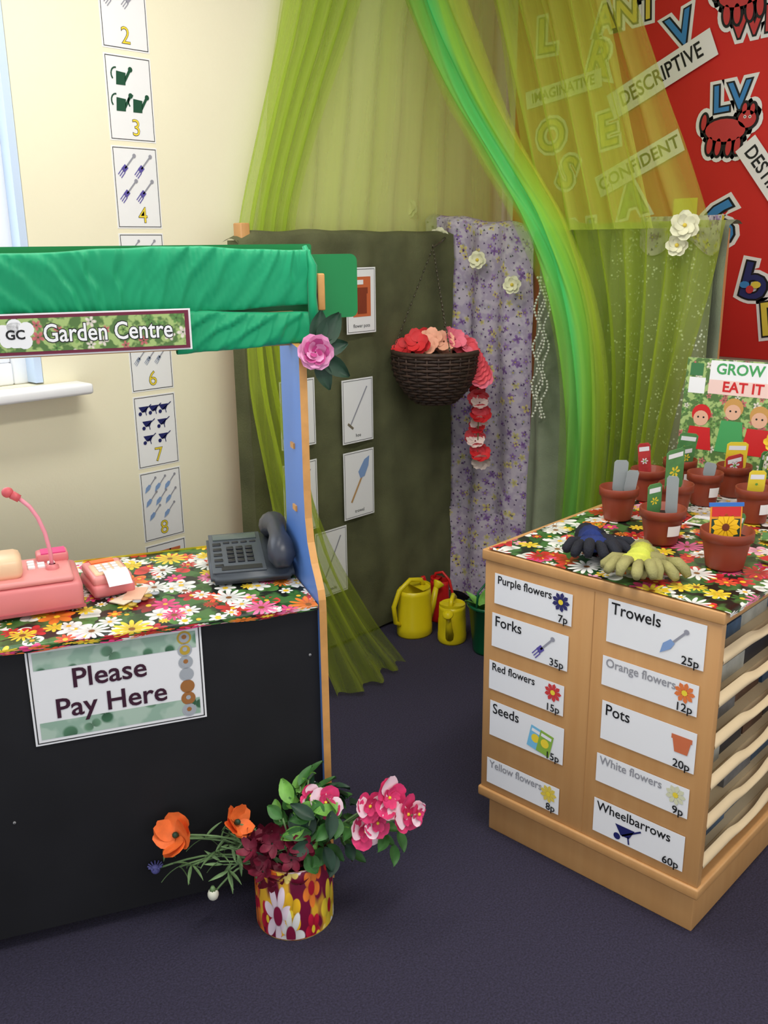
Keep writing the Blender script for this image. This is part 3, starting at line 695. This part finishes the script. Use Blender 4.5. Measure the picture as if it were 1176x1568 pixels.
b.tube([(.001,.005,.228),(-.013,.008,.238)],[.008,.009],M_mic,M,12); b.ball((-.020,.009,.243),(.012,.011,.011),M_mic,M)
b.done()
b=B('toy_card_reader'); M=T(*W(.082,2.0,.683))@Matrix.Rotation(math.atan2(eD.y,eD.x)+.2,4,'Z')
b.box((-.045,-.06,0),(.045,.06,.028),M_pk,M,bev=.008); b.box((-.042,-.05,.026),(.042,.055,.048),M_pk2,M@RX(.06),bev=.007)
b.box((-.034,-.038,.046),(.034,.022,.052),M_pc,M@RX(.06),bev=.003)
for i in range(3):
    for j in range(3): b.box((-.024+i*.017,-.03+j*.015,.052),(-.012+i*.017,-.02+j*.015,.055),M_paper,M@RX(.06),bev=.001)
b.box((-.025,.03,.048),(.025,.048,.051),mat('orange_label',S(235,120,60),.4),M@RX(.06))
b.grid(lambda u,v:(lerp(-.018,.032,u),lerp(-.04,-.085,v),.055+.004*math.sin(v*4)-.02*v),4,6,M_paper,M); b.done()
b=B('play_money'); M=T(*W(.12,1.92,.684))@Matrix.Rotation(.3,4,'Z')
b.box((-.04,-.02,0),(.045,.02,.002),mat('note_cream',S(235,215,190),.6),M); b.box((-.02,-.03,.002),(.05,.01,.004),mat('note_peach',S(240,190,160),.6),M@RZ(.5))
for i in range(5): b.lathe([(.001,0),(.009,0),(.009,.002),(.001,.002)],coin[i%3],M@T(-.03+.018*i,-.035+.004*(i%2),0.0),12)
b.done()
# pink rose on fascia
b=B('silk_rose'); M_rose=mat('rose_pink',S(235,165,205),.6,.1,60); M_rose2=mat('rose_deep',S(208,90,155),.6,.1,60)
c=W(.522,1.83,1.192); M=face(c,(-.55,-.78,.15))
for r,n,cp,m,o in ((.037,6,.25,M_rose,0),(.032,6,.5,M_rose,.5),(.026,5,.8,M_rose2,.2),(.020,4,1.2,M_rose,.7),(.012,3,1.8,M_rose2,0)): petals(b,M,r,n,m,1.15,cp,o,.15)
dn=V3((-.55,-.78,.15)).normalized(); rt=V3((.695,-.719,0)); upv=V3((0,0,1))
for (a,L,wd) in ((55,.085,.055),(78,.075,.045),(-35,.075,.045),(-70,.07,.04),(15,.06,.04)):
    dv=rt*math.cos(math.radians(a))+upv*math.sin(math.radians(a))
    dv=(dv-dn*dv.dot(dn)).normalized(); Ml=frame(c+dv*.012-dn*.012,dv.cross(dn),dv); leaf(b,Ml,L,wd,M_leafd,.12)
b.tube([c-dn*.005,W(.53,1.88,1.20)],.003,M_stem); b.done()
# ------------------------------------------------------------------ storage unit
b=B('paper_storage_unit')
X0,X1,Y0,Y1,ZT=1.595,2.60,.66,1.22,.735
b.box((X0+.02,Y0+.012,0),(X1-.01,Y1-.012,.10),M_wood,bev=.002)
b.box((X0-.006,Y0-.005,.10),(X1,Y1+.005,.125),M_wood,bev=.004)
b.box((X0,Y0,.125),(X0+.02,Y1,.71),M_wood,bev=.002)
b.box((X0-.0008,.9335,.13),(X0,.9350,.705),mat('wood_joint',S(176,130,80),.6))
b.box((X1-.02,Y0,.125),(X1,Y1,.71),M_wood); b.box((2.09,Y0+.01,.125),(2.11,Y1,.71),M_wood); b.box((X0+.02,Y1-.018,.125),(X1-.02,Y1,.71),M_wood)
b.box((X0-.006,Y0-.006,.71),(X1,Y1+.006,ZT),M_wood,bev=.003)
M_shelf=mat('cream_shelf',S(226,202,162),.5,.05,10)
mags=[mat('mag_dark',S(35,38,48),.4,.3,30),mat('mag_blue',S(60,90,120),.4,.3,40),mat('mag_brown',S(80,54,42),.4,.3,40),mat('mag_grey',S(110,110,112),.4,.3,40),mat('mag_pale',S(170,170,160),.4,.2,30)]
zz=[.155+.092*i for i in range(6)]
for bay in ((X0+.021,2.089),(2.111,X1-.021)):
    for k,z in enumerate(zz):
        x0,x1=bay
        b.box((x0,Y0+.03,z),(x1,Y1-.02,z+.006),M_shelf)
        dp=lambda u:.014*math.exp(-((u-.5)/.16)**4)
        def fn(u,v):
            x=lerp(x0,x1,u); a=v*pi
            return (x,Y0+.012-.012*math.sin(a),z-.008+.034*v-dp(u)*v)
        b.grid(fn,30,8,M_shelf); b.grid(lambda u,v:(lerp(x0,x1,u),lerp(Y0+.012,Y0+.032,v),lerp(z-.008,z+.004,v)),2,1,M_shelf)
        b.grid(lambda u,v:(lerp(x0,x1,u),lerp(Y0+.012,Y0+.014,v),lerp(z+.026-dp(u),z,v)),30,1,M_shelf)
        xx=x0+.015
        while xx<x1-.08:
            w=.10+random.random()*.1; hh=.022+random.random()*.03
            b.box((xx,Y0+.04+random.random()*.02,z+.0065),(min(xx+w,x1-.01),Y1-.08,z+.0065+hh),mags[random.randrange(5)]); xx+=w+.008
b.done()
b=B('shelf_tablecloth')
def fn(u,v):
    x=lerp(X0+.004,X1-.03,u); yr=Y0-.010; yl=Y1-.012+.008*nz(x*9)
    if u<.03: x-=.008
    if v<.93: k=v/.93; y=lerp(yl,yr,k); return (x+.006*nz(y*12,3),y,ZT+.003+.002*abs(nz(x*8,y*8)))
    k=(v-.93)/.07; return (x,yr-.004,ZT+.002-k*(.008+.014*abs(nz(x*9,4))))
b.grid(fn,60,44,M_oil,uvs=(1,.6)); b.done()
# price labels
def price(y,z0,z1,w,txt,pr,kind,fade=False):
    b=B('price_label'); M=RW(y,z0,X0-.003); h=z0-z1
    b.box((0,-h,-.0006),(w,0,0),M_paper,M)
    ink=M_black if not fade else mat('grey_ink',S(150,150,155),.5)
    ts=.036 if len(txt)<9 else .027
    if txt=='Wheelbarrows': ts=.031
    b.text(txt,ts,ink,M@T(.008,-ts*.55,.001),'LEFT',sx=.92,off=.0003); b.text(pr,.025,M_black,M@T(w-.008,-h+.011,.0026),'RIGHT',off=.0003)
    if kind.startswith('fl'):
        m={'flp':mat('fl_navy',S(45,45,100)),'flr':mat('fl_red',S(205,60,60)),'flo':mat('fl_orange',S(225,120,60)),'fly':mat('fl_yellow',S(225,200,80)),'flw':mat('fl_pale',S(215,215,180))}[kind]
        flat_flower(b,w-.028,-.024,.0225,m,M_numY,M,n=9)
    elif kind=='seed':
        for i,(dx,c) in enumerate(((-.074,S(120,190,225)),(-.048,S(140,180,70)))): 
            M2=M@T(w+dx,-h+.040-.004*i,.001+.0004*i)@RZ(-.2); b.rect(-.018,-.028,.018,.028,mat('seed%d'%i,c,.5),M2); b.disc(0,0,.011,M_numY,M2,.0003); b.rect(-.014,.014,.014,.022,M_paper,M2,.0003)
    elif kind=='pot': icon(b,'pot',w-.03,-h*.40,.046,M); 
    elif kind=='barrow': icon(b,'barrow',w*.38,-h*.66,.058,M)
    else: icon(b,kind,w-.064,-h*.55,.055,M)
    b.done()
price(1.19,.685,.612,.205,'Purple flowers','7p','flp'); price(1.195,.588,.505,.205,'Forks','35p','fork'); price(1.20,.468,.395,.205,'Red flowers','15p','flr'); price(1.195,.366,.275,.205,'Seeds','15p','seed'); price(1.20,.212,.145,.205,'Yellow flowers','8p','fly',True)
price(.90,.70,.605,.212,'Trowels','25p','trowel'); price(.905,.572,.505,.212,'Orange flowers','12p','flo',True); price(.90,.47,.38,.212,'Pots','20p','pot'); price(.905,.343,.275,.212,'White flowers','9p','flw',True); price(.905,.233,.15,.212,'Wheelbarrows','60p','barrow')
# pots
M_lbl=mat('grey_plant_label',S(160,168,168),.5,.05,10); M_gl=mat('green_plant_label',S(86,140,80),.5,.15,40); M_soil=mat('potting_soil',S(40,28,22),.95,.4,90,.6,120)
tagm={'w':M_lbl,'g':M_gl,'r':mat('red_tag',S(190,60,60),.5,.2,60),'p':M_photo,'W':M_paper,'y':M_numY}
def pot(x,y,r,h,tags,sticker=False,sun=False):
    b=B('plant_pot'); M=T(x,y,ZT+.006)
    b.lathe([(.001,0),(r*.68,0),(r*.70,.003),(r*.88,h*.72),(r*.88,h*.74),(r*.99,h*.75),(r*1.0,h*.98),(r*.97,h),(r*.93,h*.99),(r*.84,h*.7),(.001,h*.68)],M_terra,M,30)
    b.lathe([(.001,h*.78),(r*.88,h*.76)],M_soil,M,20)
    for (dx,dy,t,rot,H2,w) in tags:
        Mt=M@T(dx,dy,h*.70)@RZ(rot)@RY(dx*9)@RX(.15)@RX(pi/2)
        b.prism([(-w/2,0.02),(-w*.1,-.02),(w*.1,-.02),(w/2,.02),(w/2,H2-.006),(w*.35,H2),(-w*.35,H2),(-w/2,H2-.006)],.0015,tagm[t],Mt)
        if t in 'grpy':
            b.rect(-w*.4,H2-.022,w*.4,H2-.010,M_paper,Mt,.0018); flat_flower(b,0,H2*.5,w*.3,M_numY if t!='r' else M_paper,M_leafl,Mt,.0018,6)
    if sticker: b.grid(lambda u,v:(r*(.87+.06*v)*math.cos(3.9+u*.7),r*(.87+.06*v)*math.sin(3.9+u*.7),h*(.3+.3*v)),6,2,M_paper,M)
    if sun:
        Mt=M@T(-.01,0,h*.8)@RZ(-.8)@RX(pi/2-.1)
        b.box((-.033,-.01,-.001),(.033,.07,.001),mat('packet_orange',S(235,150,30),.4),Mt); b.rect(-.03,.0,.03,.040,M_leafd,Mt,.0015)
        flat_flower(b,0,.022,.030,mat('sunflower',S(245,190,20),.5),mat('sun_ctr',S(110,50,20),.6),Mt,.002,12); b.rect(-.03,.045,.03,.065,M_redp,Mt,.002); b.box((-.036,.066,-.002),(.036,.074,.002),mat('packet_blue',S(50,110,190),.4),Mt)
    b.done()
pot(1.99,1.115,.048,.082,[(.0,.0,'w',-.9,.095,.034),(.01,-.02,'w',-.7,.07,.03)])
pot(1.89,.945,.052,.082,[(-.014,.015,'g',-.5,.085,.036),(.0,-.02,'w',-1.2,.105,.026)],True)
pot(1.825,.765,.055,.082,[(.02,.0,'g',-.9,.06,.03)],sun=True)
pot(2.20,1.15,.046,.085,[(-.014,0,'r',-.9,.10,.032)]); pot(2.36,1.14,.046,.085,[(0.012,0,'g',-.9,.10,.05),(-.01,-.02,'g',-.5,.07,.04)],True)
pot(2.12,1.03,.044,.08,[(-.015,0,'g',-.4,.12,.055)]); pot(2.26,1.02,.046,.085,[(.015,0,'w',-1.2,.05,.03)],True)
pot(2.39,1.00,.046,.085,[(0,0,'y',-.9,.09,.055),(-.02,-.01,'r',-.6,.06,.05)]); pot(2.33,.88,.046,.085,[(0,0,'p',-.8,.09,.05),(0,.02,'g',-.6,.09,.035)]); pot(2.48,.83,.046,.085,[(0,0,'r',-.9,.1,.045)])
pot(2.19,.86,.046,.085,[(0,0,'y',-.9,.07,.04)],True); pot(2.36,.755,.046,.085,[(0,0,'g',-.9,.09,.04)]); pot(2.50,.72,.046,.085,[(0,0,'p',-.9,.1,.05)])
for (x,y,r,c1,c2) in [(2.00,.86,.3,M_redp,mat('packet_blue',S(50,110,190),.4)),(2.09,.94,.9,M_paper,M_photo),(2.08,.75,-.4,M_photo,M_gl),(1.93,.69,.5,M_photo,M_redp)]:
    b=B('seed_packet'); M=T(x,y,ZT+.009)@RZ(r-.8); b.box((-.04,-.03,0),(.04,.03,.004),c1,M,bev=.001); b.rect(-.036,-.026,.01,.026,c2,M,.0045); b.rect(.014,-.02,.034,.02,M_paper,M,.0045); b.done()
b=B('daffodil_spray')
for i in range(5):
    p=V3((2.455+.006*i,.93-.03*i,.885+.02*(i%2))); petals(b,face(p,(-.9,-.4,.3),i),.024,6,M_numY,.9,.2); b.lathe([(.006,0),(.011,.012),(.013,.016)],mat('daff_c',S(240,150,30)),face(p,(-.9,-.4,.3)),12); b.tube([p,(2.465,.925,.745)],.002,M_stem,seg=6)
b.done()
# book
b=B('gardening_book'); M=frame((2.515,1.232,.742),(.06,-1,0),(.10,0,1)); 
b.box((0,0,-.012),(.30,.34,0),M_paper,M,bev=.001); b.rect(0,0,.30,.34,M_photo,M,.0008)
gi=mat('title_green',S(70,160,90),.5); b.rect(.070,.280,.30,.336,M_paper,M,.0014); b.text('GROW IT',.042,gi,M@T(.178,.312,.002),off=.001); b.rect(.070,.242,.30,.282,mat('pale_pink',S(240,205,195),.5),M,.0016); b.text('EAT IT',.040,M_redp,M@T(.168,.263,.0024),off=.001)
b.rect(.012,.29,.05,.325,mat('stamp_green',S(60,120,70),.5),M,.0014); b.rect(.012,.24,.06,.285,M_paper,M,.0014)
sk=mat('printed_skin',S(225,175,145),.5); hr=mat('printed_hair',S(200,150,80),.5)
for (x,c,y0) in ((.06,M_redp,.17),(.15,gi,.195),(.225,M_redp,.18)):
    b.disc(x,y0+.012,.028,hr if x>.1 else M_redp,M,.0018,16); b.disc(x,y0,.022,sk,M,.0022,16); b.disc(x-.008,y0+.003,.003,M_black,M,.0024,8); b.disc(x+.008,y0+.003,.003,M_black,M,.0024,8); b.poly([(x-.04,.08),(x+.04,.08),(x+.03,y0-.025),(x-.03,y0-.025)],c,M,.0019)
b.done()
# gloves
M_gn=mat('glove_navy',S(30,48,110),.85,.3,25,.4,250); M_gk=mat('glove_black',S(28,30,40),.85,.2,25,.4,250); M_go=mat('glove_olive',S(150,145,92),.85,.2,25,.4,250); M_gy=mat('glove_yellow',S(200,205,80),.85,.25,25,.4,250)
def glovepair(x,y,rot,ma,mb):
    b=B('garden_gloves'); 
    specs=[(T(x,y,ZT+.008)@RZ(rot),ma,ma),(T(x,y,ZT+.012)@RZ(rot)@T(.045,.03,.006)@RZ(-.5)@RX(.06),mb,ma)]
    for (M1,mm,mf) in specs:
        b.ball((0,0,.018),(.036,.038,.018),mm,M1); b.tube([(0,-.02,.018),(0,-.05,.016),(0,-.072,.016)],[.026,.023,.028],mm,M1,12)
        for i in range(4):
            a=(i-1.5)*.26; dx,dy=math.sin(a),math.cos(a); L=[.042,.052,.049,.037][i]; bx=(i-1.5)*.018; up=.010*math.sin(i*2.3+x*9)
            b.tube([(bx,.01,.018),(bx+dx*L*.5,.03+dy*L*.5,.028+up*.5),(bx+dx*L,.03+dy*L,.017+max(0,up)),(bx+dx*(L+.012),.03+dy*(L+.010),.010)],[.012,.012,.0115,.007],mf,M1,10)
        b.tube([(.02,-.015,.016),(.046,.005,.022),(.058,.03,.013),(.059,.038,.010)],[.013,.012,.011,.006],mf,M1,10)
    return b.done()
glovepair(1.745,1.01,2.7,M_gk,M_gn); glovepair(1.70,.865,2.4,M_go,M_gy)
# ------------------------------------------------------------------ flower tin
b=B('flower_pot_arrangement'); P=V3((1.080,1.325,0)); Rr=V3((.695,-.719,0)); Ff=V3((.719,.695,0)); M=T(*P)@RZ(1.0)
b.lathe([(.001,0),(.083,0),(.084,.004),(.084,.165),(.082,.168),(.079,.165),(.079,.03),(.001,.028)],M_tin,M,40)
b.lathe([(.001,.125),(.078,.122)],M_leafd,M,20)
def Q(s,d,z): return P+Rr*s+Ff*d+V3((0,0,z+.012))
M_po=mat('poppy_orange',S(240,115,50),.6,.12,60); M_pp=mat('pansy_pink',S(228,62,118),.6,.15,60); M_pw=mat('pansy_white',S(248,215,225),.6); M_mar=mat('maroon_petal',S(110,20,45),.6,.3,60)
def stem(a,c,r=.0022,m=M_stem,sag=.02):
    pts=[a.lerp(c,t/8)+V3((0,0,sag*math.sin(pi*t/8))) for t in range(9)]; b.tube(pts,r,m,seg=6); return pts
for (s_,d,z,r,dr) in ((-.235,-.03,.210,.044,(-.6,-.2,.45)),(-.115,-.02,.230,.036,(.2,-.6,.5))):
    c=Q(s_,d,z); stem(Q(-.02,0,.13),c); F2=face(c,dr); petals(b,F2,r,4,M_po,1.3,.55,.3,.15); petals(b,F2,r*.85,3,M_po,1.2,.95,.9,.1); b.ball((0,0,.008),.007,M_leafd,F2,8)
tb=mat('thistle_blue',S(90,90,150),.7)
c=Q(-.290,-.02,.12); stem(Q(-.02,-.02,.13),c,sag=.03); b.ball(c,.010,tb); 
for i in range(12): a=i*.52; b.tube([c,c+V3((.016*math.cos(a),.016*math.sin(a),.010))],.0018,tb,seg=4)
c=Q(-.165,-.05,.08); stem(Q(-.03,-.02,.13),c,sag=.035); b.ball(c,(.012,.012,.014),mat('bud_white',S(225,225,205),.6)); b.tube([c+V3((0,0,.01)),c+V3((0,0,.02))],[.008,.003],M_stem)
for i in range(8):
    c=Q(-.08-.026*i,-.02+.02*math.sin(i*2),.155+.03*math.cos(i*1.7)); stem(Q(-.03,0,.13),c,.0022); 
    for k in range(4): leaf(b,face(c,(random.uniform(-1,1),random.uniform(-1,1),.8),k*1.5),.045,.009,M_stem,.3)
for i in range(60):
    s_=random.uniform(-.15,0.0); c=Q(s_,random.uniform(-.05,.03),.14+random.uniform(0,.06)); b.tube([Q(-.02,0,.12),c],.0016,M_stem,seg=4); leaf(b,face(c,(random.uniform(-1,.2),random.uniform(-1,1),.6),i),.04,.008,M_stem,.2)
for i in range(36):
    c=Q(random.uniform(-.08,.035),random.uniform(-.08,.02),.125+random.uniform(0,.085)); petals(b,face(c,(random.uniform(-1,.4),random.uniform(-1,.2),.6),i),.026,5,M_mar,.7,.6); b.tube([Q(0,0,.11),c],.0015,M_leafd,seg=4)
for i in range(105):
    a=random.uniform(0,2*pi); rr=random.uniform(.01,.085); s_=.055+rr*math.cos(a)*.95; d=-.01+rr*math.sin(a)*.8; z=.165+random.random()**.8*(.15-abs(s_-.05)*.6)
    c=Q(s_,d,z); dirv=V3((math.cos(a)*.6-.3,math.sin(a)*.6-.3,.7)); leaf(b,face(c,dirv,random.uniform(0,6)),random.uniform(.035,.06),random.uniform(.030,.044),random.choice([M_leaf,M_leaf,M_leafd,M_leafl]),.25)
    if i%3==0: b.tube([Q(.01,0,.11),c],.002,M_stem,seg=5)
for (s_,z) in ((.17,.17),(.20,.19),(.12,.15),(.14,.175),(.215,.165),(.225,.20)):
    c=Q(s_,-.01,z); b.tube([Q(.10,0,.2),c],.0018,M_stem,seg=4); 
    for k in range(2): leaf(b,face(c,(.1,-.4,.6),k*2.1+s_*30),.045,.03,M_leaf,.2)
for (s_,z,r) in ((.075,.285,.036),(.165,.275,.034),(.205,.295,.042),(.243,.255,.042),(.155,.215,.038),(.180,.235,.034),(.265,.255,.024),(.045,.300,.024)):
    c=Q(s_,-.03,z); stem(Q(.05,0,.17),c,.0024,sag=.0); F2=face(c,(-.5+s_*2.2,-.8,.4-s_),s_*40)
    petals(b,F2,r,3,M_pp,1.3,.2,0,.1); petals(b,F2@T(0,0,.002),r*1.05,2,M_pw,1.2,.2,2.6,.1); petals(b,F2@T(0,0,.004),r*.55,5,M_pp,1,.3,.4); b.ball((0,0,.005),.004,M_numY,F2,6)
b.done()
# ------------------------------------------------------------------ lights, world, camera
def area(n,loc,rot,sx,sy,e,col=(1,1,1)):
    l=bpy.data.lights.new(n,'AREA'); l.shape='RECTANGLE'; l.size=sx; l.size_y=sy; l.energy=e; l.color=col
    o=bpy.data.objects.new(n,l); o.location=loc; o.rotation_euler=rot; bpy.context.collection.objects.link(o)
area('ceiling_lamp',(1.0,.35,2.54),(0,0,0),1.35,.25,23,(1,.97,.91)); area('ceiling_lamp_b',(1.0,1.65,2.54),(0,0,0),1.35,.25,14,(1,.97,.91))
area('daylight_window',(.42,2.60,1.75),(math.radians(-90),0,0),1.4,1.2,18,(.85,.93,1))
w=bpy.data.worlds.new('w'); bpy.context.scene.world=w; w.use_nodes=True
bg=w.node_tree.nodes['Background']; bg.inputs[0].default_value=(.93,.95,1,1); bg.inputs[1].default_value=1.08
az=math.radians(44); th=math.radians(16.1); rho=-0.0106
Fv=V3((math.cos(az),math.sin(az),0)); Rv=V3((math.sin(az),-math.cos(az),0)); Z=V3((0,0,1))
bk=-Fv*math.cos(th)+Z*math.sin(th); u0=bk.cross(Rv); r=Rv*math.cos(rho)+u0*math.sin(rho); u=u0*math.cos(rho)-Rv*math.sin(rho)
Mc=Matrix.Identity(4)
for i in range(3): Mc[i][0]=r[i];Mc[i][1]=u[i];Mc[i][2]=bk[i]
Mc[2][3]=1.4
cd=bpy.data.cameras.new('camera'); co=bpy.data.objects.new('camera',cd); bpy.context.collection.objects.link(co)
cd.sensor_fit='VERTICAL'; cd.sensor_height=36; cd.lens=36*1416/1568; cd.clip_start=.05; co.matrix_world=Mc
bpy.context.scene.camera=co
bpy.context.scene.view_settings.view_transform='Standard'
